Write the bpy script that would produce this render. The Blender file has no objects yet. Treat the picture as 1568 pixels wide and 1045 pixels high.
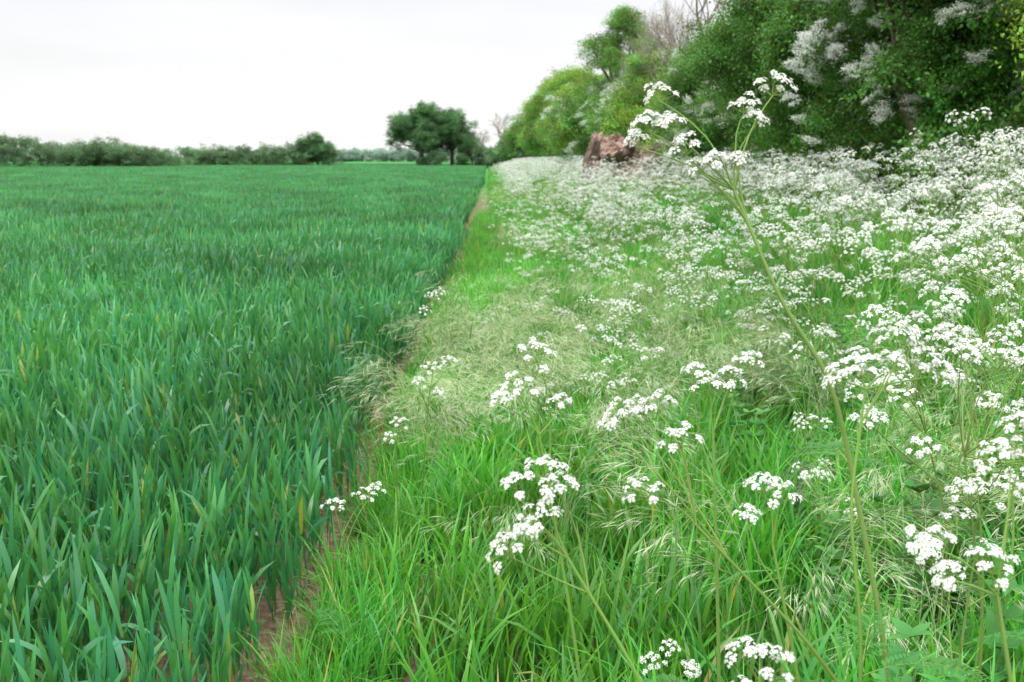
import bpy, math, numpy as np
from mathutils import Vector
rng = np.random.default_rng(11)
R = math.radians
scene = bpy.context.scene
scene.view_settings.view_transform = 'Standard'
scene.view_settings.look = 'None'
scene.view_settings.exposure = 0

def nrm(a):
    a = np.asarray(a, float)
    return a / (np.linalg.norm(a, axis=-1, keepdims=True) + 1e-12)
def sstep(t):
    t = np.clip(t, 0, 1); return t*t*(3-2*t)
def path_x(y):
    y = np.asarray(y, float)
    return -0.58 + 0.25*sstep((y-5)/16) + 0.03*np.sin(y*1.7) + 0.02*np.sin(y*4.1+1)
def gh(x, y):
    x = np.asarray(x, float); y = np.asarray(y, float)
    near = 1 - sstep((y-170)/60)
    h = (0.36*sstep((x-0.3)/5.0)+0.16*sstep((x-1.5)/2.5))*near
    h = h - 0.035*np.exp(-((x-path_x(y))/0.14)**2)*(y < 90)
    h = h + 0.012*np.sin(x*5.1+y*2.3)*np.sin(y*3.7-x*1.9)*(np.abs(x) < 9)*(y < 40)
    return h

# ---------------------------------------------------------------- mesh builder
class MB:
    def __init__(s): s.V=[]; s.F=[]; s.M=[]; s.C=[]; s.n=0
    def add(s, V, F, mat=0, col=(0.5,0.5,0.5)):
        V = np.asarray(V, float).reshape(-1,3); F = np.asarray(F, int)
        c = np.asarray(col, float)
        if c.ndim == 1: c = np.tile(c, (len(V),1))
        s.V.append(V); s.C.append(c); s.F.append(F+s.n); s.M.append(np.full(len(F), mat)); s.n += len(V)
    def mesh(s, name, mats, smooth=True):
        me = bpy.data.meshes.new(name)
        V = np.concatenate(s.V); C = np.concatenate(s.C)
        lv = np.concatenate([f.ravel() for f in s.F])
        tot = np.concatenate([np.full(len(f), f.shape[1]) for f in s.F])
        st = np.concatenate([[0], np.cumsum(tot)[:-1]])
        mi = np.concatenate(s.M)
        me.vertices.add(len(V)); me.vertices.foreach_set('co', V.ravel().astype(np.float32))
        me.loops.add(len(lv)); me.loops.foreach_set('vertex_index', lv.astype(np.int32))
        me.polygons.add(len(tot)); me.polygons.foreach_set('loop_start', st.astype(np.int32))
        me.polygons.foreach_set('loop_total', tot.astype(np.int32))
        me.polygons.foreach_set('material_index', mi.astype(np.int32))
        me.polygons.foreach_set('use_smooth', np.full(len(tot), smooth))
        a = me.attributes.new('col', 'FLOAT_COLOR', 'POINT')
        a.data.foreach_set('color', np.concatenate([C, np.ones((len(C),1))],1).ravel().astype(np.float32))
        for m in mats: me.materials.append(m)
        me.update(calc_edges=True); me.validate()
        return me
    def obj(s, name, mats, link=True, smooth=True):
        o = bpy.data.objects.new(name, s.mesh(name, mats, smooth))
        if link: scene.collection.objects.link(o)
        return o

def tube(mb, pts, rad, sides=5, mat=0, col=(0.5,0.5,0.5)):
    P = np.asarray(pts, float); n = len(P)
    rad = np.broadcast_to(np.asarray(rad, float), (n,))
    T = nrm(np.gradient(P, axis=0))
    ref = np.array([1.0,0.13,0.07]) if abs(T[0][0]) < .8 else np.array([0.1,1,0.05])
    A = nrm(np.cross(T, ref)); B = np.cross(T, A)
    an = np.arange(sides)*2*math.pi/sides
    V = P[:,None,:] + rad[:,None,None]*(A[:,None,:]*np.cos(an)[None,:,None] + B[:,None,:]*np.sin(an)[None,:,None])
    i = np.arange(n-1)[:,None]*sides; j = np.arange(sides)[None,:]; k = (j+1)%sides
    F = np.stack([i+j, i+k, i+sides+k, i+sides+j], -1).reshape(-1,4)
    mb.add(V, F, mat, col)

def blades(mb, base, az, L, W, th0, bend, nseg=5, prof=None, mat=0, power=1.3, twist=0.6, phi0=0.0):
    N = len(base)
    s = np.linspace(0,1,nseg+1)
    th = th0[:,None] + bend[:,None]*s[None,:]**power
    ds = (L/nseg)[:,None]
    dx = np.sin(th)*ds; dz = np.cos(th)*ds
    hx = np.concatenate([np.zeros((N,1)), np.cumsum((dx[:,1:]+dx[:,:-1])/2,1)],1)
    hz = np.concatenate([np.zeros((N,1)), np.cumsum((dz[:,1:]+dz[:,:-1])/2,1)],1)
    a = np.stack([np.cos(az), np.sin(az), np.zeros(N)],-1)
    p = np.stack([-np.sin(az), np.cos(az), np.zeros(N)],-1)
    C = base[:,None,:] + a[:,None,:]*hx[...,None] + np.array([0,0,1.])[None,None,:]*hz[...,None]
    nv = a[:,None,:]*np.cos(th)[...,None] - np.array([0,0,1.])[None,None,:]*np.sin(th)[...,None]
    ph = phi0 + (rng.uniform(-1,1,N)*twist)[:,None]*s[None,:]*2
    S = p[:,None,:]*np.cos(ph)[...,None] + nv*np.sin(ph)[...,None]
    if prof is None: prof = np.interp(s,[0,.15,.5,.85,1],[.5,.9,1,.5,0.02])
    w = W[:,None]*prof[None,:]*0.5
    V = np.stack([C - S*w[...,None], C + S*w[...,None]], 2)
    K = (nseg+1)*2
    b = (np.arange(N)*K)[:,None]; q = (np.arange(nseg)*2)[None,:]
    F = np.stack([b+q, b+q+1, b+q+3, b+q+2], -1).reshape(-1,4)
    r1 = rng.uniform(0,1,N); r2 = rng.uniform(0,1,N)
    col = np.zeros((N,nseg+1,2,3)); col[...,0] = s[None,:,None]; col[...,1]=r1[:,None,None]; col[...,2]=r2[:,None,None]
    mb.add(V, F, mat, col.reshape(-1,3))

def U(a,b,n=None): return rng.uniform(a,b,n)

# ---------------------------------------------------------------- materials
def newmat(name):
    m = bpy.data.materials.new(name); m.use_nodes = True
    nt = m.node_tree; nt.nodes.clear()
    return m, nt, nt.nodes, nt.links
def ramp(nd, stops):
    r = nd.new('ShaderNodeValToRGB'); e = r.color_ramp.elements
    while len(e) < len(stops): e.new(0.5)
    for k,(p,c) in enumerate(stops):
        e[k].position = p; e[k].color = (*c,1)
    return r
def leafmat(name, grad, alt, altf=0.5, trans=0.35, rough=0.5, spec=0.4, wscale=0.5, wamt=0.35, hv=0.25, dead=None, tcol=1.25):
    m, nt, nd, lk = newmat(name)
    at = nd.new('ShaderNodeAttribute'); at.attribute_name='col'
    sp = nd.new('ShaderNodeSeparateColor'); lk.new(at.outputs['Color'], sp.inputs[0])
    g = ramp(nd, grad); lk.new(sp.outputs[0], g.inputs[0])
    mx = nd.new('ShaderNodeMix'); mx.data_type='RGBA'; mx.inputs['B'].default_value=(*alt,1)
    mu = nd.new('ShaderNodeMath'); mu.operation='MULTIPLY'; mu.inputs[1].default_value=altf
    lk.new(sp.outputs[1], mu.inputs[0]); lk.new(mu.outputs[0], mx.inputs['Factor']); lk.new(g.outputs[0], mx.inputs['A'])
    cur = mx.outputs['Result']
    if dead:
        gt = nd.new('ShaderNodeMath'); gt.operation='GREATER_THAN'; gt.inputs[1].default_value=dead[1]; lk.new(sp.outputs[2], gt.inputs[0])
        m2 = nd.new('ShaderNodeMix'); m2.data_type='RGBA'; m2.inputs['B'].default_value=(*dead[0],1)
        lk.new(gt.outputs[0], m2.inputs['Factor']); lk.new(cur, m2.inputs['A']); cur = m2.outputs['Result']
    geo = nd.new('ShaderNodeNewGeometry'); no = nd.new('ShaderNodeTexNoise'); no.inputs['Scale'].default_value=wscale; no.inputs['Detail'].default_value=1
    lk.new(geo.outputs['Position'], no.inputs['Vector'])
    mr = nd.new('ShaderNodeMapRange'); mr.inputs['From Min'].default_value=.3; mr.inputs['From Max'].default_value=.7
    mr.inputs['To Min'].default_value=1-wamt; mr.inputs['To Max'].default_value=1+wamt; lk.new(no.outputs[0], mr.inputs[0])
    oi = nd.new('ShaderNodeObjectInfo')
    m3 = nd.new('ShaderNodeMapRange'); m3.inputs['To Min'].default_value=1-hv; m3.inputs['To Max'].default_value=1+hv; lk.new(oi.outputs['Random'], m3.inputs[0])
    pm = nd.new('ShaderNodeMath'); pm.operation='MULTIPLY'; lk.new(mr.outputs[0], pm.inputs[0]); lk.new(m3.outputs[0], pm.inputs[1])
    hs = nd.new('ShaderNodeHueSaturation'); lk.new(cur, hs.inputs['Color']); lk.new(pm.outputs[0], hs.inputs['Value'])
    hm = nd.new('ShaderNodeMapRange'); hm.inputs['To Min'].default_value=.485; hm.inputs['To Max'].default_value=.515; lk.new(oi.outputs['Random'], hm.inputs[0]); lk.new(hm.outputs[0], hs.inputs['Hue'])
    pb = nd.new('ShaderNodeBsdfPrincipled'); pb.inputs['Roughness'].default_value=rough; pb.inputs['Specular IOR Level'].default_value=spec
    lk.new(hs.outputs[0], pb.inputs['Base Color'])
    tr = nd.new('ShaderNodeBsdfTranslucent')
    vm = nd.new('ShaderNodeVectorMath'); vm.operation='MULTIPLY'; vm.inputs[1].default_value=(tcol*1.15,tcol,tcol*.55) if tcol!=1 else (1,1,1)
    lk.new(hs.outputs[0], vm.inputs[0]); lk.new(vm.outputs[0], tr.inputs['Color'])
    ms = nd.new('ShaderNodeMixShader'); ms.inputs[0].default_value=trans
    lk.new(pb.outputs[0], ms.inputs[1]); lk.new(tr.outputs[0], ms.inputs[2])
    out = nd.new('ShaderNodeOutputMaterial'); lk.new(ms.outputs[0], out.inputs[0])
    return m

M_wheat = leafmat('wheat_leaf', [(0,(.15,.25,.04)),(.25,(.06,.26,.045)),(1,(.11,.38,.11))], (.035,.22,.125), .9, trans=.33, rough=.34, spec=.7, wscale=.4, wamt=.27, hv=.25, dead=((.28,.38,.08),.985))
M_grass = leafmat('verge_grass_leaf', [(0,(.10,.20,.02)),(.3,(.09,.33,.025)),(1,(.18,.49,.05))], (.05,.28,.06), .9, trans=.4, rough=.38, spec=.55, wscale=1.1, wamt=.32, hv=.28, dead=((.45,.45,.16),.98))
M_brome = leafmat('brome_head', [(0,(.2,.38,.08)),(.6,(.40,.52,.30)),(1,(.60,.68,.50))], (.64,.64,.53), .7, trans=.35, rough=.5, wscale=1, wamt=.15)
M_stem = leafmat('parsley_stem', [(0,(.14,.25,.05)),(1,(.20,.40,.07))], (.27,.36,.12), .6, trans=.15, rough=.5, spec=.35, wscale=2, wamt=.15)
M_fern = leafmat('parsley_leaf', [(0,(.07,.23,.035)),(1,(.12,.33,.06))], (.06,.25,.07), .7, trans=.38, wscale=1.5, wamt=.25)
M_nettle = leafmat('nettle_leaf', [(0,(.06,.20,.035)),(1,(.10,.29,.055))], (.04,.18,.05), .7, trans=.3, wscale=1.5, wamt=.25)
def whitemat(name, c, c2, tr=.3):
    return leafmat(name, [(0,c2),(.4,c),(1,c)], c, .3, trans=tr, rough=.6, spec=.15, wscale=2, wamt=.03, hv=.06, tcol=1)
M_white = whitemat('parsley_petal', (.86,.875,.85), (.62,.72,.40))

def plain(name, c1, c2, scale=8, rough=.85, bump=.3, det=6):
    m, nt, nd, lk = newmat(name)
    tc = nd.new('ShaderNodeNewGeometry'); no = nd.new('ShaderNodeTexNoise'); no.inputs['Scale'].default_value=scale; no.inputs['Detail'].default_value=det
    lk.new(tc.outputs['Position'], no.inputs['Vector'])
    r = ramp(nd, [(.3,c1),(.7,c2)]); lk.new(no.outputs[0], r.inputs[0])
    pb = nd.new('ShaderNodeBsdfPrincipled'); pb.inputs['Roughness'].default_value=rough; lk.new(r.outputs[0], pb.inputs['Base Color'])
    bp = nd.new('ShaderNodeBump'); bp.inputs['Strength'].default_value=bump; bp.inputs['Distance'].default_value=.03; lk.new(no.outputs[0], bp.inputs['Height']); lk.new(bp.outputs[0], pb.inputs['Normal'])
    out = nd.new('ShaderNodeOutputMaterial'); lk.new(pb.outputs[0], out.inputs[0])
    return m
M_bark = plain('bark', (.07,.055,.04), (.16,.13,.10), 9)
M_bark_pale = plain('bark_pale', (.20,.17,.15), (.36,.32,.29), 9)
M_logbark = plain('log_bark', (.09,.06,.05), (.27,.18,.15), 4, bump=.8)
M_logend = plain('log_cut_end', (.24,.15,.12), (.47,.33,.27), 5, bump=.6)

# ---------------------------------------------------------------- scatter (geometry nodes)
def src_collection(name, objs):
    c = bpy.data.collections.new(name)
    for o in objs: c.objects.link(o)
    return c, len(objs)
_groups = {}
def scatter(name, coll_n, pts, rot, scl, parent=None):
    coll, nvar = coll_n
    pts = np.asarray(pts, np.float32); n = len(pts)
    me = bpy.data.meshes.new(name); me.vertices.add(n); me.vertices.foreach_set('co', pts.ravel())
    a = me.attributes.new('rot','FLOAT_VECTOR','POINT'); a.data.foreach_set('vector', np.asarray(rot,np.float32).ravel())
    scl = np.asarray(scl, np.float32)
    if scl.ndim == 1: scl = np.repeat(scl[:,None],3,1)
    a = me.attributes.new('scl','FLOAT_VECTOR','POINT'); a.data.foreach_set('vector', scl.ravel())
    a = me.attributes.new('idx','INT','POINT'); a.data.foreach_set('value', rng.integers(0,nvar,n).astype(np.int32))
    o = bpy.data.objects.new(name, me); scene.collection.objects.link(o)
    if coll.name not in _groups:
        ng = bpy.data.node_groups.new('scatter_'+coll.name, 'GeometryNodeTree')
        ng.interface.new_socket('Geometry', in_out='INPUT', socket_type='NodeSocketGeometry')
        ng.interface.new_socket('Geometry', in_out='OUTPUT', socket_type='NodeSocketGeometry')
        nd = ng.nodes; lk = ng.links
        gi = nd.new('NodeGroupInput'); go = nd.new('NodeGroupOutput')
        ci = nd.new('GeometryNodeCollectionInfo'); ci.inputs['Collection'].default_value = coll
        ci.inputs['Separate Children'].default_value=True; ci.inputs['Reset Children'].default_value=True
        ip = nd.new('GeometryNodeInstanceOnPoints'); ip.inputs['Pick Instance'].default_value=True
        def na(nm, ty):
            q = nd.new('GeometryNodeInputNamedAttribute'); q.data_type=ty; q.inputs['Name'].default_value=nm
            return [s for s in q.outputs if s.enabled and s.name=='Attribute'][0]
        er = nd.new('FunctionNodeEulerToRotation')
        lk.new(gi.outputs[0], ip.inputs['Points']); lk.new(ci.outputs[0], ip.inputs['Instance'])
        lk.new(na('rot','FLOAT_VECTOR'), er.inputs[0]); lk.new(er.outputs[0], ip.inputs['Rotation'])
        lk.new(na('scl','FLOAT_VECTOR'), ip.inputs['Scale']); lk.new(na('idx','INT'), ip.inputs['Instance Index'])
        lk.new(ip.outputs[0], go.inputs[0])
        _groups[coll.name] = ng
    md = o.modifiers.new('scatter','NODES'); md.node_group = _groups[coll.name]
    if parent: o.parent = parent
    return o
def zrot(n, tilt=.12):
    return np.stack([U(-tilt,tilt,n), U(-tilt,tilt,n), U(0,6.283,n)], -1)

# ---------------------------------------------------------------- ground
def axis(*segs):
    return np.unique(np.concatenate([np.arange(a,b,s) for a,b,s in segs]))
gx = axis((-1500,-100,100),(-100,-10,10),(-10,-2,1),(-2,1,.06),(1,10,.4),(10,100,15),(100,1501,100))
gy = axis((-60,0,10),(0,12,.15),(12,40,1),(40,240,8),(240,3001,120))
X,Y = np.meshgrid(gx,gy); Z = gh(X,Y)
g = MB(); nx=len(gx); ny=len(gy)
ii,jj = np.meshgrid(np.arange(nx-1),np.arange(ny-1)); b=(jj*nx+ii)
g.add(np.stack([X,Y,Z],-1).reshape(-1,3), np.stack([b,b+1,b+nx+1,b+nx],-1).reshape(-1,4))
m, nt, nd, lk = newmat('ground_soil')
geo = nd.new('ShaderNodeNewGeometry'); sx = nd.new('ShaderNodeSeparateXYZ'); lk.new(geo.outputs['Position'], sx.inputs[0])
n1 = nd.new('ShaderNodeTexNoise'); n1.inputs['Scale'].default_value=22; n1.inputs['Detail'].default_value=8; lk.new(geo.outputs['Position'], n1.inputs['Vector'])
n2 = nd.new('ShaderNodeTexNoise'); n2.inputs['Scale'].default_value=.25; n2.inputs['Detail'].default_value=4; lk.new(geo.outputs['Position'], n2.inputs['Vector'])
soil = ramp(nd, [(.25,(.08,.052,.034)),(.55,(.21,.148,.10)),(.8,(.37,.28,.20))]); lk.new(n1.outputs[0], soil.inputs[0])
grn = ramp(nd, [(.3,(.05,.20,.05)),(.7,(.07,.27,.06))]); lk.new(n2.outputs[0], grn.inputs[0])
mr = nd.new('ShaderNodeMapRange'); mr.inputs['From Min'].default_value=25; mr.inputs['From Max'].default_value=60; lk.new(sx.outputs[1], mr.inputs[0])
mx = nd.new('ShaderNodeMix'); mx.data_type='RGBA'; lk.new(mr.outputs[0], mx.inputs['Factor']); lk.new(soil.outputs[0], mx.inputs['A']); lk.new(grn.outputs[0], mx.inputs['B'])
pb = nd.new('ShaderNodeBsdfPrincipled'); pb.inputs['Roughness'].default_value=.95; pb.inputs['Specular IOR Level'].default_value=.1; lk.new(mx.outputs['Result'], pb.inputs['Base Color'])
bp = nd.new('ShaderNodeBump'); bp.inputs['Strength'].default_value=.9; bp.inputs['Distance'].default_value=.03; lk.new(n1.outputs[0], bp.inputs['Height']); lk.new(bp.outputs[0], pb.inputs['Normal'])
out = nd.new('ShaderNodeOutputMaterial'); lk.new(pb.outputs[0], out.inputs[0])
g.obj('ground', [m])

# ---------------------------------------------------------------- wheat
def wheat_tuft(radius, shoots, leaves, nseg, wmul=1.0):
    mb = MB()
    r = radius*np.sqrt(U(0,1,shoots)); a = U(0,6.283,shoots)
    sx_, sy_ = r*np.cos(a), r*np.sin(a); H = U(.78,1.14,shoots)
    base = np.stack([sx_,sy_,np.zeros(shoots)],-1)
    blades(mb, base, U(0,6.28,shoots), .28*H, np.full(shoots,.006*wmul), U(0,.08,shoots), U(0,.08,shoots), 2, prof=np.array([1,.9,.6]))
    for k in range(leaves):
        zz = H*(.05+.22*(k/(max(leaves-1,1)))+U(-.02,.02,shoots))
        b2 = base + np.stack([np.zeros(shoots)]*2+[zz],-1)
        L = H*U(.15,.23,shoots)
        be = np.where(U(0,1,shoots)<.13, U(.9,2.0,shoots), U(.0,.5,shoots))
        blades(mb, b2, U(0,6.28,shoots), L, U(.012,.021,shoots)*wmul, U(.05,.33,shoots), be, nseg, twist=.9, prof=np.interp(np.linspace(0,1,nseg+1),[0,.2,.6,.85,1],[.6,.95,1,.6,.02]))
    return mb
C_wh = src_collection('wheat_hi', [wheat_tuft(.2,30,4,4).obj('wheat_hi', [M_wheat], link=False) for _ in range(12)])
C_wm = src_collection('wheat_mid', [wheat_tuft(.5,130,3,2,1.3).obj('wheat_mid', [M_wheat], link=False) for _ in range(6)])
C_wl = src_collection('wheat_lo', [wheat_tuft(1.0,110,3,2,3.0).obj('wheat_lo', [M_wheat], link=False) for _ in range(4)])

def region(y0,y1,dens,xl,xr):
    ys = np.linspace(y0,y1,400); w = xr(ys)-xl(ys); area = ((w[1:]+w[:-1])/2*np.diff(ys)).sum()
    n = int(area*dens); cdf = np.cumsum(w); cdf = cdf/cdf[-1]
    y = np.interp(U(0,1,n), cdf, ys); x = xl(y)+(xr(y)-xl(y))*U(0,1,n)
    return x,y
def grid(y0,y1,st,xl,xr,jit=.35):
    X=[];Y_=[]
    for k,yy in enumerate(np.arange(y0,y1,st)):
        a,b_=float(xl(yy)),float(xr(yy)); xs=np.arange(b_-(k%2)*st*.2,a,-st); X.append(xs); Y_.append(np.full(len(xs),yy))
    X=np.concatenate(X);Y_=np.concatenate(Y_); n=len(X)
    return X-np.abs(U(-jit,jit,n))*st, Y_+U(-jit,jit,n)*st
def undul(x,y):
    return 1+.08*np.sin(x*.9+1.3*np.sin(y*.4))*np.sin(y*.7)+.05*np.sin(x*.31+y*.17)
x,y = grid(1.0,15,.30,lambda y:-.60*y-1.4, lambda y:path_x(y)-.20)
s = U(.9,1.1,len(x))*undul(x,y); edge = path_x(y)-x; s *= .86+.14*sstep((edge-.2)/.35)
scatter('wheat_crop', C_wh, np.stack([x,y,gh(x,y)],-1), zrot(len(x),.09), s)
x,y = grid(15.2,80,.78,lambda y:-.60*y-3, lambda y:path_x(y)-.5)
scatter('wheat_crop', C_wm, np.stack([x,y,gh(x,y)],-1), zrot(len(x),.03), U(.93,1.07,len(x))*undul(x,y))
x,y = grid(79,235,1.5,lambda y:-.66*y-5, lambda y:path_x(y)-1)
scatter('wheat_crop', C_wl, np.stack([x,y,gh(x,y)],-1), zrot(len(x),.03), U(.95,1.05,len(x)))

# ---------------------------------------------------------------- verge grass
def grass_tuft(n, rad, Lr, Wr, nseg, bendr=(.1,1.4)):
    mb = MB(); r = rad*np.sqrt(U(0,1,n)); a=U(0,6.283,n)
    base = np.stack([r*np.cos(a), r*np.sin(a), np.zeros(n)-.01],-1)
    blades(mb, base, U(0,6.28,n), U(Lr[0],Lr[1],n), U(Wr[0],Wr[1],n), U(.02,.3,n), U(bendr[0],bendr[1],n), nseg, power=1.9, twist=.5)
    return mb
C_gh = src_collection('grass_hi', [grass_tuft(80,.16,(.2,.50),(.006,.017),5).obj('grass_hi',[M_grass],link=False) for _ in range(10)])
C_gt = src_collection('grass_tuft', [grass_tuft(22,.05,(.2,.5),(.005,.010),5).obj('grass_tuft',[M_grass],link=False) for _ in range(6)])
C_gl = src_collection('grass_lo', [grass_tuft(110,.36,(.25,.5),(.010,.020),3).obj('grass_lo',[M_grass],link=False) for _ in range(5)])
def grid2(y0,y1,st,xl,xr,jit=.4):
    X=[];Y_=[]
    for k,yy in enumerate(np.arange(y0,y1,st)):
        xs=np.arange(float(xl(yy))+(k%2)*st*.25,float(xr(yy)),st); X.append(xs); Y_.append(np.full(len(xs),yy))
    X=np.concatenate(X);Y_=np.concatenate(Y_); n=len(X)
    return X+np.abs(U(-jit,jit,n))*st, Y_+U(-jit,jit,n)*st
x,y = grid2(.7,11.5,.225,lambda y:path_x(y)+.20, lambda y:6.6)
k=x<.6*y+1.1; x,y=x[k],y[k]
e = x-path_x(y)
s = U(.8,1.15,len(x))*(.62+.38*sstep((e-.1)/.4))*(1+.16*np.sin(x*4+y*2.2)*np.sin(y*3.1))
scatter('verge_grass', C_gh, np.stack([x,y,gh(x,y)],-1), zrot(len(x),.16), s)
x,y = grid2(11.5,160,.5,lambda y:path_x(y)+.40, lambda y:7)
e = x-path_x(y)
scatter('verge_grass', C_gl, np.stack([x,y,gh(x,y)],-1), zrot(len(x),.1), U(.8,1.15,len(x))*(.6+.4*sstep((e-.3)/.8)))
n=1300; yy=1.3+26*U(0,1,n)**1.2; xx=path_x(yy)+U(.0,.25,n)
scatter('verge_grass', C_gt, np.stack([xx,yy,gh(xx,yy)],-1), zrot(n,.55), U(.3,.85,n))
lit = MB(); n=1500; yy = U(1.5,14,n); xx = path_x(yy)+rng.normal(0,.15,n)
blades(lit, np.stack([xx,yy,gh(xx,yy)+.012],-1), U(0,6.28,n), U(.04,.16,n), U(.003,.008,n), U(1.3,1.6,n), U(-.1,.15,n), 3)
M_straw = leafmat('dry_straw', [(0,(.40,.30,.17)),(1,(.55,.45,.28))], (.25,.17,.10), .8, trans=.1, wscale=4)
lit.obj('dry_leaf_litter', [M_straw])
n=420; yy=1.5+24*U(0,1,n)**1.1; xx=path_x(yy)+rng.normal(0,.09,n); kk=np.sin(yy*3.3)+.5*np.sin(yy*7.7)>-.5; xx,yy=xx[kk],yy[kk]; n=len(xx)
scatter('path_grass', C_gt, np.stack([xx,yy,gh(xx,yy)],-1), zrot(n,.4), U(.15,.5,n))

# brome
def brome():
    mb = MB()
    ax0=U(0,6.28)
    for k in range(8):
        az=ax0+U(-1,1); H=U(.5,.80); r=U(0,.10); ra=U(0,6.28)
        th=np.linspace(0.05, U(1.6,2.2),9); ths = 0.08+ (th-th[0])*np.linspace(0,1,9)**2
        p=[np.array([r*math.cos(ra),r*math.sin(ra),0])]
        for t in ths: p.append(p[-1]+H/9*1.15*np.array([math.cos(az)*math.sin(t),math.sin(az)*math.sin(t),math.cos(t)]))
        p=np.array(p); tube(mb,p,np.linspace(.0014,.0006,len(p)),3,0,(.2,.5,.5))
        n=11; f=U(.6,1,n); q=np.stack([np.interp(f,np.linspace(0,1,len(p)),p[:,i]) for i in range(3)],-1)
        az2=az+U(-.7,.7,n)
        blades(mb,q,az2,U(.05,.11,n),np.full(n,.0010),U(.9,1.5,n),U(.5,1.3,n),3,mat=0)
        q2=q+np.stack([np.cos(az2)*.045,np.sin(az2)*.045,U(-.03,0,n)],-1)
        for w in range(3):
            blades(mb,q2,az2+U(-.12,.12,n),U(.035,.08,n),np.full(n,.0032 if w==0 else .0012),U(1.4,1.9,n)+w*.10,U(.2,.7,n),3,mat=0)
    return mb
C_br = src_collection('brome', [brome().obj('brome',[M_brome],link=False) for _ in range(6)])
x,y = region(4.2,40,2.4,lambda y:path_x(y)+.25, lambda y:0*y+5)
k = (np.sin(x*2.1+1)*np.sin(y*.9+.5)>0); x,y=x[k],y[k]
xa=np.concatenate([x,U(-.42,.0,38),U(.1,1.9,105),U(.1,1.3,9),U(1.2,2.2,14)]); ya=np.concatenate([y,U(4.0,7.5,38),U(4.6,9.5,105),U(2.3,3.6,9),U(2.6,4,14)])
scatter('brome_grass', C_br, np.stack([xa,ya,gh(xa,ya)],-1), zrot(len(xa),.1), U(.75,1.08,len(xa)))

# ---------------------------------------------------------------- cow parsley
an5 = np.arange(5)*2*math.pi/5
def _flo():
    V=[]
    for a in an5:
        ca,sa=math.cos(a),math.sin(a)
        for (px,py,pz) in [(0,0,0),(.5,-.36,.1),(1.05,0,.18),(.5,.36,.1)]:
            V.append((px*ca-py*sa, px*sa+py*ca, pz))
    return np.array(V)
FLO=_flo(); FLOF=np.arange(20).reshape(5,4)
def florets(mb, c, n, size, mat=1):
    N=len(c); n=nrm(n); T=nrm(np.cross(n, rng.normal(size=(N,3)))); B=np.cross(n,T)
    V = c[:,None,:] + size[:,None,None]*(T[:,None,:]*FLO[None,:,0:1]+B[:,None,:]*FLO[None,:,1:2]+n[:,None,:]*FLO[None,:,2:3])
    F = (np.arange(N)*20)[:,None,None]+FLOF[None]
    col=np.zeros((N,20,3)); col[...,0]=.9; col[:,[0,4,8,12,16],0]=.1; col[...,1]=U(0,1,N)[:,None]; col[...,2]=.5
    mb.add(V,F.reshape(-1,4),mat,col.reshape(-1,3))
def umbel(mb, c, ax, Rr=.038, rays=9, low=False):
    ax=nrm(np.asarray(ax)); t=nrm(np.cross(ax, rng.normal(size=3))); b=np.cross(ax,t)
    an=np.arange(rays)*2.4+U(0,6); rr=Rr*np.sqrt((np.arange(rays)+.5)/rays)*U(.85,1.15,rays)
    hh=Rr*(.95-.75*(rr/Rr)**2+U(-.2,.2,rays))
    base=np.asarray(c)-ax*Rr*.5
    P=base+ t*(rr*np.cos(an))[:,None]+b*(rr*np.sin(an))[:,None]+ax*hh[:,None]
    C=[];Nn=[]
    for p in P:
        if not low: tube(mb,[base,(base+p)/2-ax*.002,p],[.0007,.0005,.0004],3,0,(.8,.4,.5))
        k=(13 if not low else 4)
        ur=(.0082 if not low else .0085)*U(.7,1.15)
        a=np.arange(k)*2.4+U(0,6); r=ur*np.sqrt((np.arange(k)+.5)/k)
        d=nrm((p-base)); d=nrm(d*.7+ax*.6); t2=nrm(np.cross(d,rng.normal(size=3))); b2=np.cross(d,t2)
        fp=p+t2*(r*np.cos(a))[:,None]+b2*(r*np.sin(a))[:,None]+d*(.0055*(1-(r/ur)**2))[:,None]+rng.normal(0,.0009,(k,3))
        C.append(fp); Nn.append(d+ (t2*(np.cos(a)*r/ur)[:,None]+b2*(np.sin(a)*r/ur)[:,None])*.9)
    C=np.concatenate(C);Nn=np.concatenate(Nn)
    if low:
        N=len(C); n_=nrm(Nn); T=nrm(np.cross(n_,rng.normal(size=(N,3)))); B=np.cross(n_,T); s_=.0050
        V=np.stack([C+T*s_,C+B*s_,C-T*s_,C-B*s_],1); mb.add(V,np.arange(N*4).reshape(-1,4),1,(.85,.5,.5))
    else: florets(mb,C,Nn,U(.0025,.0036,len(C)))
def wob(a,b,n=6,amp=.02,sag=0):
    a=np.asarray(a,float);b=np.asarray(b,float); s=np.linspace(0,1,n)[:,None]
    L=np.linalg.norm(b-a); o=rng.normal(size=3)*amp*L
    return a+(b-a)*s+np.sin(s*math.pi)*o+np.array([0,0,1])*sag*L*np.sin(s*math.pi)
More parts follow.
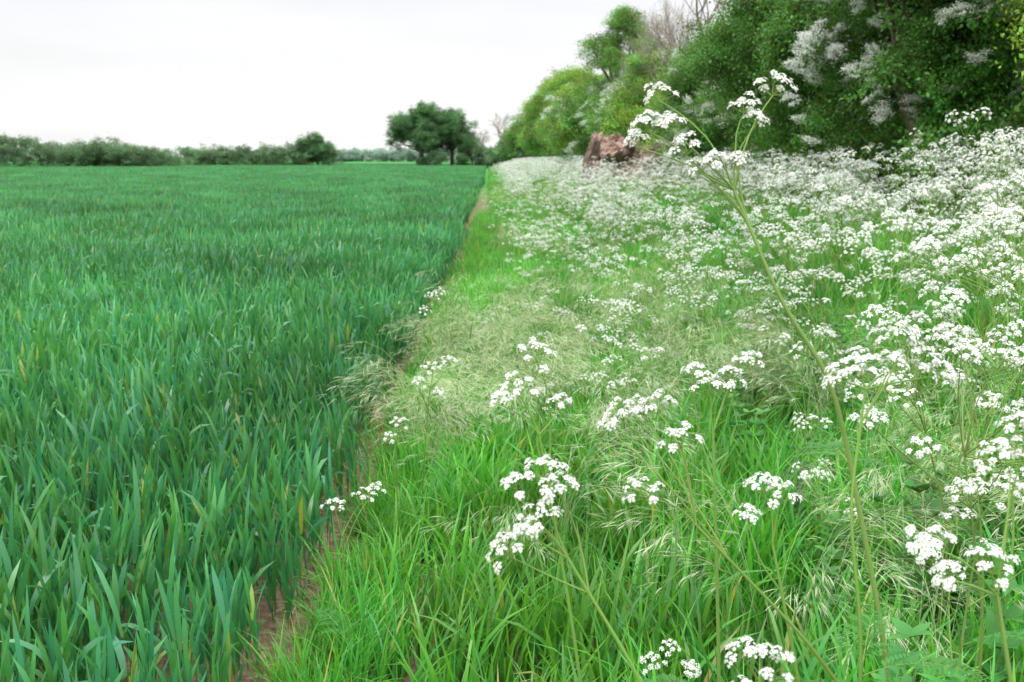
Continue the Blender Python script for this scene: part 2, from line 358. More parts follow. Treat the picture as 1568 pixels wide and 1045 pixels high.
def fernleaf(mb,base,az,L,el=.5,mat=2):
    d=np.array([math.cos(az)*math.cos(el),math.sin(az)*math.cos(el),math.sin(el)]); p=np.array([-math.sin(az),math.cos(az),0])
    s=np.linspace(0,1,9); mid=base+d*(s*L)[:,None]-np.array([0,0,1])*(s**2*L*.35)[:,None]
    tube(mb,mid,np.linspace(.0014,.0005,9),3,0,(.7,.3,.5))
    for i in range(2,9):
        for sg in (-1,1):
            pl=L*.42*(1-(i-1)/8.5)*U(.8,1.1); q0=mid[i]; dd=nrm(p*sg+d*.5+rng.normal(size=3)*.12)
            m_=7; k=np.arange(m_); q=q0+dd*(k/m_*pl)[:,None]-np.array([0,0,1])*((k/m_)**2*pl*.25)[:,None]
            for sg2 in (-1,1):
                ln=(pl*.26*(1-k/m_*.8)+.006); e=nrm(dd*.7+np.cross(dd,[0,0,1])*sg2*.8+rng.normal(size=3)*.15); w=nrm(np.cross(e,[0,0,1]))
                V=np.stack([q,q+e*(ln*.45)[:,None]+w*(ln*.18)[:,None],q+e*ln[:,None]+np.array([0,0,-.2])*ln[:,None],q+e*(ln*.45)[:,None]-w*(ln*.18)[:,None]],1)
                mb.add(V,np.arange(m_*4).reshape(-1,4),mat,(U(0,1),U(0,1),.5))
PM=[M_stem,M_white,M_fern]
def parsley(H, low=False):
    mb=MB(); sd=4 if not low else 3
    top=np.array([U(-.12,.12),U(-.12,.12),H*.78])
    st=wob((0,0,0),top,8,.03); tube(mb,st,np.linspace(.0042,.0022,8),sd,0,np.stack([np.repeat(np.linspace(.1,.8,8),sd),np.full(8*sd,U(0,1)),np.full(8*sd,.5)],-1))
    def head(j, dirv, L, k):
        e=j+nrm(dirv)*L; tube(mb,wob(j,e,5,.05,.04),np.linspace(.0020,.0014,5),3,0,(.8,U(0,1),.5))
        a0_=U(0,6.28)
        for q in range(k):
            a=a0_+q*6.28/k+U(-.5,.5); l=U(.06,.13); tip=e+np.array([math.cos(a)*l*.65,math.sin(a)*l*.65,l*.8])
            tube(mb,wob(e,tip,4,.05,0),np.linspace(.0013,.0009,4),3,0,(.9,U(0,1),.5))
            umbel(mb,tip,(math.cos(a)*.4+U(-.3,.3),math.sin(a)*.4+U(-.3,.3),1),U(.022,.044),int(rng.integers(6,12)),low)
    head(top,(U(-.3,.3),U(-.3,.3),1),H*U(.10,.18),4)
    a0=U(0,6.28)
    for i,f in enumerate((.45,.62,.78,.9)):
        a=a0+i*2.4; j=st[int(f*7)]
        head(j,(math.cos(a)*.75,math.sin(a)*.75,1),H*U(.18,.36),3 if i%2 else 2)
    if not low:
        for i in range(3): 
            z=H*U(.05,.5); j=np.array([np.interp(z,st[:,2],st[:,0]),np.interp(z,st[:,2],st[:,1]),z]); fernleaf(mb,j,U(0,6.28),U(.12,.22),U(.2,.8))
    return mb
C_ph = src_collection('parsley_hi',[parsley(U(.95,1.15)).obj('parsley_hi',PM,link=False) for _ in range(9)])
C_pl = src_collection('parsley_lo',[parsley(U(.95,1.15),True).obj('parsley_lo',PM,link=False) for _ in range(8)])

def pdens(x,y):
    e=x-path_x(y)
    d = 9.5*sstep((e-1.1 -.06*np.clip(y-3,0,12))/1.7)+1.1*sstep(e/.5)
    d = np.where(y>9, 5.6*sstep((e-.2)/1.5), d)
    patch = np.clip(.80+.80*np.sin(x*1.3+y*.6)*np.sin(y*.8-x*.7)+.55*np.sin(x*2.9-y*.35+1)*np.sin(y*.31+x),.10,1.6)
    near = sstep((y-1.9)/1.6); return d*patch*(.25+.75*near)
x,y=region(1.8,9,14,lambda y:path_x(y)+.15,lambda y:0*y+6.3); k=(U(0,14,len(x))<pdens(x,y))&(x<.62*y+.8); x,y=x[k],y[k]
def hsc(x,y): return U(.64,1.10,len(x))*(.72+.28*sstep((x+.3)/2.0))*(1+.32*sstep((x-1.7)/1.3)*(1-.6*sstep((y-6)/4)))
scatter('cow_parsley_patch',C_ph,np.stack([x,y,gh(x,y)],-1),zrot(len(x),.18),hsc(x,y))
x,y=region(9,140,10,lambda y:path_x(y)+.35,lambda y:0*y+6.3); k=(U(0,10,len(x))<pdens(x,y)*np.where(y>45,.9,1))&(x<.62*y+.8)&~((abs(x-5.0)<2.2)&(abs(y-35)<3.5)&(U(0,1,len(x))<.8)); x,y=x[k],y[k]
scatter('cow_parsley_patch',C_pl,np.stack([x,y,gh(x,y)],-1),zrot(len(x),.18),hsc(x,y)*.95)

def plant(stem, tips, name='cow_parsley', r0=.0046, rays=10, size=.037, mats=PM, nf=3):
    mb=MB(); stem=np.array(stem,float)
    t=np.linspace(0,len(stem)-1,7*(len(stem)-1)+1); idx=np.arange(len(stem))
    P=np.stack([np.interp(t,idx,stem[:,i]) for i in range(3)],-1)
    for _ in range(3): P[1:-1]=(P[:-2]+2*P[1:-1]+P[2:])/4
    n=len(P); tube(mb,P,np.linspace(r0,r0*.5,n),6,0,np.stack([np.repeat(np.linspace(.1,.8,n),6),np.full(n*6,U(0,1)),np.full(n*6,.5)],-1))
    for i,q in enumerate(tips):
        tip=np.array(q[:3],float); s=q[3] if len(q)>3 else 1
        j=P[-1] if i%3<2 else P[-3]
        tube(mb,wob(j,tip-np.array([0,0,.012]),7,.07,.03),np.linspace(.0018,.0010,7),4,0,(.8,U(0,1),.5))
        d=nrm(tip-j); umbel(mb,tip,d*.6+np.array([U(-.2,.2),-.12,.75]),size*s,rays if s>.7 else 7)
    for i in range(nf):
        f=int(U(.1,.5)*(n-1)); fernleaf(mb,P[f],U(0,6.28),U(.15,.25),U(.2,.8))
    return mb.obj(name,mats)
plant([(.78,1.6,.05),(.68,1.56,.75),(.555,1.55,1.24),(.467,1.577,1.375),(.393,1.61,1.55)],
 [(.46,1.64,1.715,.9),(.43,1.63,1.665,.5),(.41,1.63,1.685,.7),(.272,1.64,1.705,.7),(.29,1.62,1.66,.5),(.251,1.63,1.655,.8),(.24,1.65,1.63,.5),(.314,1.625,1.62,.8),(.335,1.62,1.585,.6),(.398,1.62,1.60,.5),(.355,1.6,1.60,.6)], r0=.0052)
plant([(.42,1.36,.03),(.30,1.34,.6),(.219,1.33,.853),(.112,1.37,1.026)],
 [(.035,1.39,1.135,.6),(.078,1.39,1.155,1.0),(.10,1.385,1.135,.8),(.071,1.38,1.087,.9),(.05,1.37,1.075,.6),(.019,1.37,1.046,.8)])
plant([(.85,1.45,.05),(.66,1.46,.62),(.515,1.475,.83),(.33,1.51,1.02)],
 [(.241,1.53,1.075,1.0),(.304,1.54,1.16,1.0),(.223,1.65,1.174,.9),(.255,1.64,1.185,.7),(.285,1.65,1.186,.9),(.20,1.66,1.15,.6)])
plant([(.25,1.85,.03),(.16,1.8,.7),(.09,1.77,1.1)],
 [(.047,1.756,1.196,1),(.02,1.76,1.17,.6),(.083,1.77,1.254,1.05),(.13,1.78,1.16,.6)])
plant([(.62,1.5,.04),(.52,1.51,.7),(.46,1.53,.98)],[(.44,1.53,1.08,.9),(.47,1.52,1.07,.7),(.42,1.54,1.03,.6)])
plant([(.57,1.38,.04),(.561,1.38,.866),(.541,1.42,1.08),(.565,1.45,1.258)],
 [(.561,1.456,1.290,.9),(.53,1.46,1.28,.8),(.60,1.45,1.30,.7),(.644,1.457,1.30,1.0),(.675,1.45,1.29,.8),(.63,1.47,1.335,.8)], r0=.0036)
plant([(.80,1.2,.05),(.72,1.21,.8),(.67,1.22,1.03)],[(.679,1.234,1.216,1.1),(.70,1.24,1.26,.9),(.656,1.213,1.08,.9),(.571,1.22,1.11,.9),(.60,1.23,1.06,.6)])
plant([(.50,1.9,.04),(.45,1.86,.8),(.43,1.85,1.08)],[(.422,1.85,1.174,1),(.46,1.86,1.19,.8),(.39,1.86,1.20,.7),(.50,1.87,1.22,.8)])
plant([(.42,1.2,.03),(.40,1.19,.6),(.38,1.19,.86)],[(.367,1.19,.956,1.05),(.33,1.2,.97,.7)])
plant([(-.42,2.85,.0),(-.44,2.82,.3),(-.44,2.8,.5)],[(-.458,2.8,.6,1.0),(-.37,2.82,.62,1.1),(-.34,2.83,.64,.7)],r0=.003,nf=1)
plant([(-.3,4.0,.0),(-.27,3.9,.4),(-.24,3.85,.7)],[(-.226,3.8,.80,1.1),(-.16,3.85,.82,1.0),(-.28,3.82,.74,.8),(-.2,3.8,.7,.7)],r0=.003,nf=1)
plant([(-.4,5.8,.0),(-.36,5.75,.5),(-.34,5.7,.7)],[(-.336,5.7,.82,1.2),(-.29,5.72,.84,1.1),(-.38,5.7,.74,1.0)],r0=.003,nf=1)
plant([(-.38,3.9,.0),(-.38,3.85,.3),(-.37,3.8,.5)],[(-.36,3.8,.58,1.1),(-.40,3.8,.52,.8)],r0=.003,nf=1)
for (px,py,ph) in [(1.75,3.4,1.38),(2.1,3.7,1.42),(1.45,3.0,1.28),(2.35,4.3,1.45),(1.25,2.6,1.22),(1.9,4.6,1.3),(1.15,2.2,1.15),(2.6,4.6,1.55),(1.6,3.1,1.45),(2.9,5.4,1.5),(1.35,2.45,1.35),(1.05,2.0,1.25),(1.5,2.75,1.5)]:
    z0=float(gh(px,py)); ph*=.98; tips=[]; lx=U(-.15,.1)
    tp=(px+lx,py,z0+ph*.78)
    for i in range(13):
        a=i*2.4+px*3; rr_=.03+.028*i; tips.append((px+lx+rr_*math.cos(a),py+rr_*math.sin(a),z0+ph-.016*i+U(-.06,.03),U(.7,1.15)))
    plant([(px,py,z0),(px+.03,py,z0+ph*.45),tp],tips,r0=.004)

# nettles / broad leaves on the right
def nettle(big=1.0):
    mb=MB(); H=U(.4,.6); st=wob((0,0,0),(U(-.05,.05),U(-.05,.05),H),6,.04); tube(mb,st,np.linspace(.003,.0015,6),4,1,(.3,.5,.5))
    prof=np.array([.15,.85,1,.85,.6,.3,.02])
    for z in np.arange(.08,H,.05*big):
        j=np.array([np.interp(z,st[:,2],st[:,0]),np.interp(z,st[:,2],st[:,1]),z]); a0=U(0,6.28)
        az=np.array([a0,a0+3.14,a0+1.5,a0+4.7]); n=4
        blades(mb,np.tile(j,(n,1)),az,U(.06,.10,n)*(1.15-z/H*.6)*big,U(.03,.05,n)*(1.15-z/H*.6)*big,U(.7,1.2,n),U(.3,1.0,n),6,prof=prof,twist=.15)
    return mb
C_ne=src_collection('nettle',[nettle(1 if k<5 else 1.7).obj('nettle',[M_nettle,M_stem],link=False) for k in range(7)])
x,y=region(1.1,6,22,lambda y:.35+.16*y,lambda y:.62*y+1); k=np.sin(x*2.3+.4)*np.sin(y*1.9)>-.35; x,y=x[k],y[k]
scatter('nettle_patch',C_ne,np.stack([x,y,gh(x,y)],-1),zrot(len(x),.15),U(.65,1.05,len(x)))

# ---------------------------------------------------------------- trees
def clump(nleaf, rad, size, nwhite=0, sub=7):
    mb=MB()
    tw=nrm(rng.normal(size=(sub,3)))*(rad*U(.35,1,sub))[:,None]*np.array([1,1,.8])
    def leaves(n,sz,mat,asp=.62,spread=.27,lift=0):
        ti=rng.integers(0,sub,n); f=U(.55,1.05,n)
        c=tw[ti]*f[:,None]+rng.normal(size=(n,3))*rad*spread*np.array([1,1,.5])+np.array([0,0,lift])
        d=nrm(rng.normal(size=(n,3))+nrm(tw[ti])*.5); nn=nrm(rng.normal(size=(n,3))*.7+np.array([0,0,.9])); w=nrm(np.cross(d,nn))
        L=sz*U(.7,1.3,n)
        V=np.stack([c,c+d*(L*.45)[:,None]+w*(L*asp/2)[:,None],c+d*L[:,None],c+d*(L*.45)[:,None]-w*(L*asp/2)[:,None]],1)
        col=np.zeros((n,4,3)); col[...,0]=U(0,1,n)[:,None]; col[...,1]=U(0,1,n)[:,None]; col[...,2]=U(0,1,n)[:,None]
        mb.add(V,np.arange(n*4).reshape(-1,4),mat,col.reshape(-1,3))
    leaves(nleaf,size,0)
    if nwhite: leaves(nwhite,size*.55,1,.95,.17,.04)
    return mb
def tm(name,a,b,alt,**k):
    kw=dict(trans=.35,rough=.45,spec=.4,wscale=.9,wamt=.3,hv=.5); kw.update(k)
    return leafmat(name,[(0,a),(1,b)],alt,.7,**kw)
M_dark=tm('foliage_dark',(.08,.20,.035),(.14,.32,.055),(.035,.13,.03))
M_mid=tm('foliage_mid',(.14,.30,.06),(.21,.41,.09),(.08,.23,.06))
M_lime=tm('foliage_lime',(.20,.34,.05),(.33,.48,.08),(.12,.28,.05))
M_far=tm('foliage_far',(.10,.20,.10),(.15,.27,.13),(.08,.17,.10))  # slight distance haze mixed into the leaf colour
M_fart=tm('foliage_far_oak',(.08,.20,.08),(.13,.28,.10),(.06,.16,.07))  # oak green shifted bluish, distance haze put into its colour
M_haze=tm('foliage_haze',(.26,.38,.37),(.30,.44,.40),(.24,.36,.37),hv=.1)  # aerial haze painted in as a pale blue-green leaf colour
M_budd=tm('foliage_bud',(.24,.26,.15),(.36,.37,.24),(.3,.26,.2))
M_blos=whitemat('hawthorn_blossom',(.88,.90,.88),(.75,.8,.68),.25)
def cc(name,mats,nl,rad,sz,nw=0,sub=7): return src_collection(name,[clump(nl,rad,sz,nw,sub).obj(name,mats,link=False) for _ in range(5)])
K_dark=cc('k_dark',[M_dark],250,.55,.08,0,10); K_mid=cc('k_mid',[M_mid],240,.55,.078,0,10); K_lime=cc('k_lime',[M_lime],240,.55,.075,0,10)
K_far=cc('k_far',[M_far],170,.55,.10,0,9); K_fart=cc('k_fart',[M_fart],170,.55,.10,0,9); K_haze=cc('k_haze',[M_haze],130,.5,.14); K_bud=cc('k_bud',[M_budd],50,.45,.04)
K_blos=cc('k_blos',[M_dark,M_blos],50,.45,.07,700,7); K_blosm=cc('k_blosm',[M_mid,M_blos],110,.55,.07,420,9)

def tree(name, x, y, H, rx, zc, rz, mix, nl=26, nc=1800, cs=1.0, trunk=.2, bark=M_bark, lob=.36, ry=None, clus=.6, outer=None):
    ry = ry or rx; z0=float(gh(x,y)); mb=MB(); C=np.array([0,0,zc])
    tw=wob((0,0,-.1),(U(-.2,.2),U(-.2,.2),zc),8,.04); tube(mb,tw,np.linspace(trunk,trunk*.45,8),8)
    d=nrm(rng.normal(size=(nl,3))); d[:,2]=np.where(d[:,2]<-.75,-d[:,2],d[:,2])
    lc=C+d*np.array([rx,ry,rz])*U(.45,.95,nl)[:,None]; lr=lob*min(rx,rz)*U(.45,1.3,nl)
    for i in range(nl):
        j=tw[int(rng.integers(3,8))]; tube(mb,wob(j,lc[i],6,.1,.06),np.linspace(trunk*.38,trunk*.08,6),5)
    w=lr**2; w/=w.sum(); li=rng.choice(nl,nc,p=w)
    dd=nrm(rng.normal(size=(nc,3))+np.array([0,0,.15])); P=lc[li]+dd*(lr[li]*U(.35,1.25,nc)**.8)[:,None]*np.array([1.15,1.15,.8])
    P[:,2]=np.maximum(P[:,2],.25)
    par=bpy.data.objects.new(name,None); par.location=(x,y,z0); scene.collection.objects.link(par)
    t=mb.obj('trunk_and_limbs',[bark]); t.parent=par
    ws=np.array([m[1] for m in mix],float); ws/=ws.sum(); pick_l=rng.choice(len(mix),nl,p=ws); pick=np.where(U(0,1,nc)<clus,pick_l[li],rng.choice(len(mix),nc,p=ws))
    for k,mm in enumerate(mix):
        q=P[pick==k]
        if len(q): scatter('foliage',mm[0],q,np.stack([U(-.6,.6,len(q)),U(-.6,.6,len(q)),U(0,6.28,len(q))],-1),U(.6,1.25,len(q))*cs,parent=par)
    if outer:
        K_,n_=outer; li=rng.choice(nl,n_,p=w); ok=np.sin(li*2.7)>-.45; li=li[ok]; n_=len(li)
        dd=nrm(rng.normal(size=(n_,3))*.8+nrm(lc[li]-C)*.9+np.array([0,0,.35])); q=lc[li]+dd*(lr[li]*U(1.05,1.35,n_)+.15)[:,None]*np.array([1.15,1.15,.8])
        scatter('blossom_sprays',K_,q,np.stack([U(-.6,.6,n_),U(-.6,.6,n_),U(0,6.28,n_)],-1),np.stack([U(.5,.9,n_)*cs,U(.5,.9,n_)*cs,U(.3,.6,n_)*cs],-1),parent=par)
    return par
def branch(mb,p,d,L,r,dep,spread=.55,up=.12):
    n=5; P=[p]; dd=d.copy()
    for i in range(n-1):
        dd=nrm(dd+rng.normal(size=3)*.13+np.array([0,0,up*.5])); P.append(P[-1]+dd*L/(n-1))
    P=np.array(P); tube(mb,P,np.linspace(r,r*.6,n),6 if dep>3 else 3)
    if dep==0: return
    for k in range(3 if dep>1 else 4):
        i=[4,3,2,3][k]; a=nrm(np.cross(dd,rng.normal(size=3)))
        branch(mb,P[i],nrm(dd+a*spread*U(.8,1.5)+np.array([0,0,up])),L*U(.62,.82),r*.58,dep-1,spread,up)
def bare(name,x,y,H,seed_dep=6,r=.16,bark=M_bark_pale,bud=150,spread=.55,w=1.):
    mb=MB(); branch(mb,np.array([0,0,-.1]),np.array([U(-.08,.08),0,1.]),H*.30,r,seed_dep,spread)
    V=np.concatenate(mb.V); mb.V=[v*np.array([w,w,H/V[:,2].max()]) for v in mb.V]; V=V*np.array([w,w,H/V[:,2].max()])
    par=bpy.data.objects.new(name,None); par.location=(x,y,float(gh(x,y))); scene.collection.objects.link(par)
    t=mb.obj('trunk_and_limbs',[bark]); t.parent=par
    tips=V[V[:,2]>H*.4]; q=tips[rng.integers(0,len(tips),bud)]
    scatter('budding_leaves',K_bud,q,zrot(bud,.5),U(.6,1.1,bud),parent=par)
tree('field_maple_tree',7.6,9.2,9,2.6,4.2,4.2,[(K_dark,.35),(K_lime,.65)],nl=50,nc=1500,cs=.8)
tree('field_maple_tree',8.1,12.6,9,2.2,4.2,4.2,[(K_dark,.45),(K_lime,.55)],nl=44,nc=1300,cs=.8)
tree('hawthorn_tree',6.8,15.6,5.6,1.8,2.9,2.4,[(K_dark,.95),(K_blos,.05)],nl=36,nc=800,cs=.75,clus=.75,outer=(K_blos,420))
tree('hawthorn_tree',8.3,17.6,8,2.2,4.2,4.0,[(K_dark,.97),(K_blos,.03)],nl=44,nc=1200,cs=.85,outer=(K_blos,90))
tree('holly_tree',7.6,20.5,9,2.1,4.2,4.2,[(K_dark,.85),(K_mid,.15)],nl=42,nc=1200,cs=.85)
tree('holly_tree',7.7,24.3,9,2.0,4.0,4.0,[(K_dark,.8),(K_mid,.2)],nl=42,nc=1200,cs=.85)
tree('hawthorn_tree',7.4,28.5,5.2,1.9,2.7,2.3,[(K_dark,.45),(K_mid,.4),(K_blosm,.15)],nl=30,nc=750,cs=.85,outer=(K_blosm,150))
tree('hawthorn_tree',7.4,32.5,4.8,1.7,2.5,2.1,[(K_mid,.6),(K_dark,.3),(K_blosm,.1)],nl=28,nc=600,cs=.85,outer=(K_blosm,110))
tree('hazel_shrub',7.6,37,4.2,2.0,2.1,2.0,[(K_mid,.6),(K_lime,.4)],nl=26,nc=550,cs=.9)
tree('hawthorn_tree',7.2,43,5,2.2,2.5,2.4,[(K_lime,.6),(K_mid,.4)],nl=26,nc=550,cs=1.0)
tree('hawthorn_tree',6.8,49,5.6,2.0,2.6,2.6,[(K_mid,1)],nl=26,nc=480,cs=1.0,outer=(K_blosm,190))
tree('oak_tree',7.6,56,9.4,2.4,6.6,2.4,[(K_mid,1)],nl=26,nc=300,cs=.85,trunk=.25,lob=.28)
tree('hawthorn_tree',6.7,56.5,5.9,2.2,2.8,2.7,[(K_mid,1)],nl=24,nc=450,cs=1.1,outer=(K_blosm,190))
tree('hazel_shrub',6.9,64,6,2.4,3,2.8,[(K_lime,.5),(K_mid,.5)],nl=24,nc=450,cs=1.2)
tree('hawthorn_tree',6.8,73,7,2.6,3.6,3.2,[(K_lime,.4),(K_mid,.6)],nl=24,nc=450,cs=1.3,outer=(K_blosm,110))
tree('ash_tree',7,84,8.2,3,4.4,3.6,[(K_lime,.7),(K_mid,.3)],nl=24,nc=480,cs=1.4)
tree('ash_tree',7,97,9.5,3,5,4.2,[(K_lime,.6),(K_mid,.4)],nl=24,nc=480,cs=1.4)
tree('hazel_shrub',6.4,112,8,3.4,3.9,3.6,[(K_mid,.7),(K_lime,.3)],nl=24,nc=450,cs=1.6)
tree('hazel_shrub',6,130,7,3.6,3.4,3.2,[(K_mid,1)],nl=24,nc=420,cs=1.7)
tree('hazel_shrub',5,150,6,4,2.8,2.8,[(K_far,.7),(K_mid,.3)],nl=24,nc=380,cs=1.8)
tree('hazel_shrub',1,168,4.5,4,2,2.0,[(K_far,1)],nl=24,nc=330,cs=1.8)
bare('bare_ash_tree',7.9,40,7.8,6,.13,bud=160,w=.9)
bare('bare_ash_tree',8.6,37.5,10.4,6,.14,bud=60,w=1.1)
bare('bare_ash_tree',7.3,44.5,7.4,6,.12,bud=200,w=.9)
bare('bare_ash_tree',.4,178,10,6,.25,bud=300,w=1.4)
n=3200; y=6+U(0,1,n)**1.4*100; x=6.9+U(-.7,1.2,n); z=U(.1,2.4,n)*(.8+.2*np.sin(y*1.3)); x=x+.3*np.sin(y*2.1)*np.sin(z*2)+z*.12
hed=bpy.data.objects.new('hedgerow',None); scene.collection.objects.link(hed)
pts=np.stack([x,y,gh(x,y)+z],-1); kk=U(0,1,n)
for lo,hi,K_,nm in ((0,.6,K_dark,'foliage_dark'),(.6,.95,K_mid,'foliage_green'),(.95,1,K_blosm,'foliage_blossom')):
    q=pts[(kk>=lo)&(kk<hi)]; scatter(nm,K_,q,zrot(len(q),.5),U(.6,1.1,len(q)),parent=hed)
# distant oaks
tree('oak_tree',-11.6,172,10.6,5.2,5.9,4.6,[(K_fart,1)],nl=52,nc=950,cs=1.5,trunk=.5,lob=.28)
tree('oak_tree',-6.4,174,9.8,4.4,5.2,4.5,[(K_fart,1)],nl=46,nc=800,cs=1.5,trunk=.4,lob=.30)
tree('hawthorn_tree',-9,169,3,3,1.2,1.1,[(K_far,1)],nl=14,nc=160,cs=1.6)
tree('hawthorn_tree',-3,171,4,3,1.6,1.9,[(K_fart,1)],nl=14,nc=200,cs=1.6)
def far_hedge(name,x0,y0,x1,y1,h0,h1,n,coll,cs=2.2,th=2.0):
    t=U(0,1,n); top=(h0+(h1-h0)*t)*(.84+.12*np.sin(t*37)+.09*np.sin(t*91+1)+.06*np.sin(t*211))
    p=np.stack([x0+(x1-x0)*t+rng.normal(0,th*.4,n), y0+(y1-y0)*t+rng.normal(0,th,n), top*np.sqrt(U(0,1,n))-.3],-1)
    return scatter(name,coll,p,zrot(n,.4),U(.5,1.15,n)*cs)
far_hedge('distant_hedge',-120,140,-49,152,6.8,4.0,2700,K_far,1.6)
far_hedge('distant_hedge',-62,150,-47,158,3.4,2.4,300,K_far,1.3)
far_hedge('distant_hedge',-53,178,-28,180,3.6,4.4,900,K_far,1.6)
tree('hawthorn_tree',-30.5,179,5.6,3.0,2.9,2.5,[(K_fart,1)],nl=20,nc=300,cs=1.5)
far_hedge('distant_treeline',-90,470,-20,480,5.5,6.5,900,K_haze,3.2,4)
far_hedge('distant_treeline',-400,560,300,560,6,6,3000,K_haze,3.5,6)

# ---------------------------------------------------------------- log pile
def log(mb,c,ax,L,r,mat=0):
    ax=nrm(np.array(ax,float)); t=nrm(np.cross(ax,[0,0,1])); b=np.cross(ax,t); S=32; K=10
    ph=U(0,6,6); an=np.arange(S)*2*math.pi/S
    rr=r*(1+.12*np.sin(2*an+ph[0])+.09*np.sin(3*an+ph[1])+.06*np.sin(7*an+ph[2])+.04*np.sin(11*an+ph[3]))
    V=[]
    for k in range(K+1):
        f=k/K; q=rr*(1+.10*math.sin(f*4+ph[4])-.12*(abs(f-.5)*2)**6)+rng.normal(0,.03*r,S)
        V.append(c+ax*((f-.5)*L)+t*(q*np.cos(an))[:,None]+b*(q*np.sin(an))[:,None]+ax*(rng.normal(0,.03,S))[:,None])
    V=np.concatenate(V); i=np.arange(K)[:,None]*S;j=np.arange(S)[None,:];k2=(j+1)%S
    mb.add(V,np.stack([i+j,i+k2,i+S+k2,i+S+j],-1).reshape(-1,4),0)
    for e,sg in ((0,-1),(K,1)):
        ring=V[e*S:(e+1)*S]; cen=ring.mean(0)
        rings=[ring]+[cen+(ring-cen)*q+ax*sg*(.02+.06*math.sin(q*9))+rng.normal(0,.025,(S,3)) for q in (.9,.6,.3)]+[cen[None]-ax*sg*.05]
        VV=np.concatenate(rings)
        F=[]
        for a in range(3):
            F+= [(a*S+s_,a*S+(s_+1)%S,(a+1)*S+(s_+1)%S,(a+1)*S+s_) for s_ in range(S)]
        mb.add(VV,F,1); mb.add(VV,[(3*S+s_,3*S+(s_+1)%S,4*S) for s_ in range(S)],1)
lp=MB(); z0=.55
log(lp,np.array([4.2,38,z0+.5]),(.35,-1,.12),1.4,.52)
log(lp,np.array([5.3,37.6,z0+.5]),(-.45,-1,.05),1.3,.55)
log(lp,np.array([6.3,37.0,z0+.5]),(-.8,-.7,.0),1.6,.55)
log(lp,np.array([3.95,38.0,z0+1.30]),(.3,-.3,1),1.1,.34)
log(lp,np.array([4.8,37.5,z0+1.22]),(-.5,-1,.55),1.3,.52)
log(lp,np.array([5.6,37.3,z0+1.05]),(.9,-.5,-.6),1.5,.36)
log(lp,np.array([6.3,36.3,z0+1.25]),(.9,-.5,.35),1.5,.46)
lp.obj('log_pile',[M_logbark,M_logend],smooth=False)

# ---------------------------------------------------------------- world, sun, camera
w=bpy.data.worlds.new('World'); scene.world=w; w.use_nodes=True; nt=w.node_tree; nd=nt.nodes; lk=nt.links; nd.clear()
sky=nd.new('ShaderNodeTexSky'); sky.sky_type='NISHITA'; sky.sun_disc=False; sky.sun_elevation=R(50); sky.sun_rotation=R(215)
sk=nd.new('ShaderNodeVectorMath'); sk.operation='SCALE'; sk.inputs['Scale'].default_value=.1; lk.new(sky.outputs[0],sk.inputs[0])
tc=nd.new('ShaderNodeTexCoord'); sp=nd.new('ShaderNodeSeparateXYZ'); lk.new(tc.outputs['Generated'],sp.inputs[0])
zr=ramp(nd,[(0,(1.0,1.0,1.0)),(.075,(1.0,1.0,1.0)),(.14,(.91,.915,.94)),(.22,(.97,.97,.985)),(.6,(1,1,1)),(1,(1,1,1))])
lk.new(sp.outputs[2],zr.inputs[0])
ad=nd.new('ShaderNodeMath'); ad.operation='ADD'; ad.inputs[1].default_value=.12; lk.new(sp.outputs[2],ad.inputs[0])
dx=nd.new('ShaderNodeMath'); dx.operation='DIVIDE'; lk.new(sp.outputs[0],dx.inputs[0]); lk.new(ad.outputs[0],dx.inputs[1])
dy=nd.new('ShaderNodeMath'); dy.operation='DIVIDE'; lk.new(sp.outputs[1],dy.inputs[0]); lk.new(ad.outputs[0],dy.inputs[1])
cb=nd.new('ShaderNodeCombineXYZ'); lk.new(dx.outputs[0],cb.inputs[0]); lk.new(dy.outputs[0],cb.inputs[1])
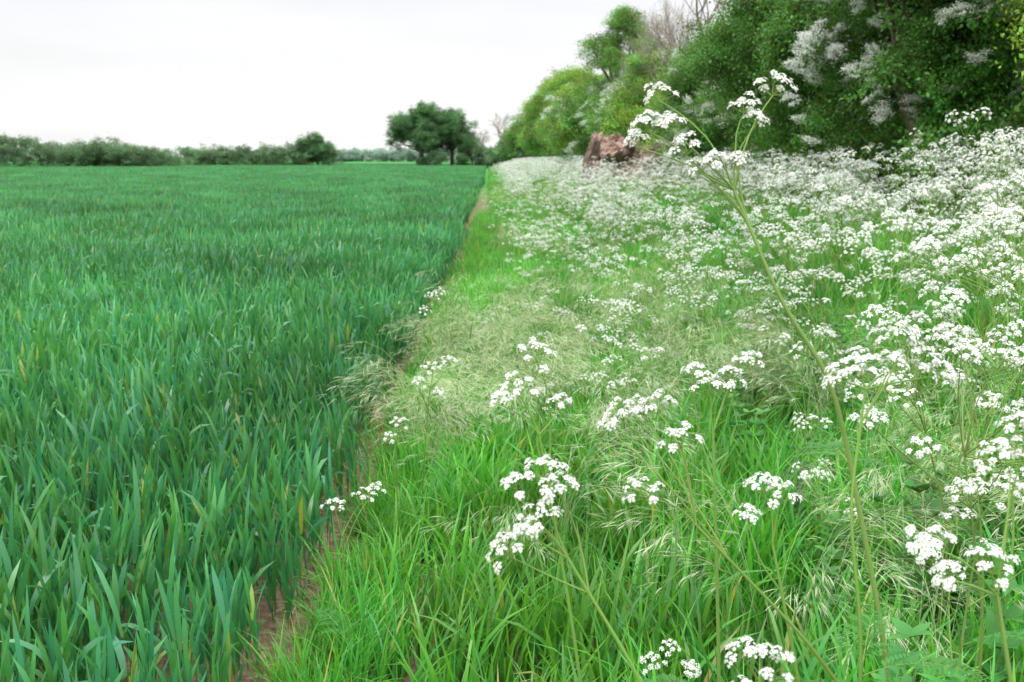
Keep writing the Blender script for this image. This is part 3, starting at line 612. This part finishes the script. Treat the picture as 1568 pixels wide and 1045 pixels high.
no=nd.new('ShaderNodeTexNoise'); no.inputs['Scale'].default_value=.55; no.inputs['Detail'].default_value=4; no.inputs['Roughness'].default_value=.45; lk.new(cb.outputs[0],no.inputs['Vector'])
cr=nd.new('ShaderNodeMapRange'); cr.inputs['From Min'].default_value=.35; cr.inputs['From Max'].default_value=.68; cr.inputs['To Min'].default_value=1.08; cr.inputs['To Max'].default_value=.94; lk.new(no.outputs[0],cr.inputs[0])
br=nd.new('ShaderNodeMapRange'); br.inputs['From Min'].default_value=.15; br.inputs['From Max'].default_value=.9; br.inputs['To Min'].default_value=1.05; br.inputs['To Max'].default_value=3.1; lk.new(sp.outputs[2],br.inputs[0])
ml=nd.new('ShaderNodeMath'); ml.operation='MULTIPLY'; lk.new(cr.outputs[0],ml.inputs[0]); lk.new(br.outputs[0],ml.inputs[1])
cl=nd.new('ShaderNodeVectorMath'); cl.operation='SCALE'; lk.new(zr.outputs[0],cl.inputs[0]); lk.new(ml.outputs[0],cl.inputs['Scale'])
mx=nd.new('ShaderNodeMix'); mx.data_type='RGBA'; mx.inputs['Factor'].default_value=.94; lk.new(sk.outputs[0],mx.inputs['A']); lk.new(cl.outputs[0],mx.inputs['B'])
bg=nd.new('ShaderNodeBackground'); bg.inputs['Strength'].default_value=1; lk.new(mx.outputs['Result'],bg.inputs[0])
wo=nd.new('ShaderNodeOutputWorld'); lk.new(bg.outputs[0],wo.inputs[0])
sl=bpy.data.lights.new('sun','SUN'); sl.energy=1.5; sl.angle=R(20); sl.color=(1,.97,.92)
so=bpy.data.objects.new('sun',sl); scene.collection.objects.link(so); so.rotation_euler=(R(40),0,R(-35))

cam=bpy.data.cameras.new('camera'); co=bpy.data.objects.new('camera',cam); scene.collection.objects.link(co)
cam.lens=35; cam.sensor_width=36; cam.clip_end=5000; cam.clip_start=.05
co.location=(0,0,1.6); co.rotation_euler=(R(90-10.4),0,R(-1.28))
cam.dof.use_dof=True; cam.dof.focus_distance=2.4; cam.dof.aperture_fstop=8
scene.camera=co
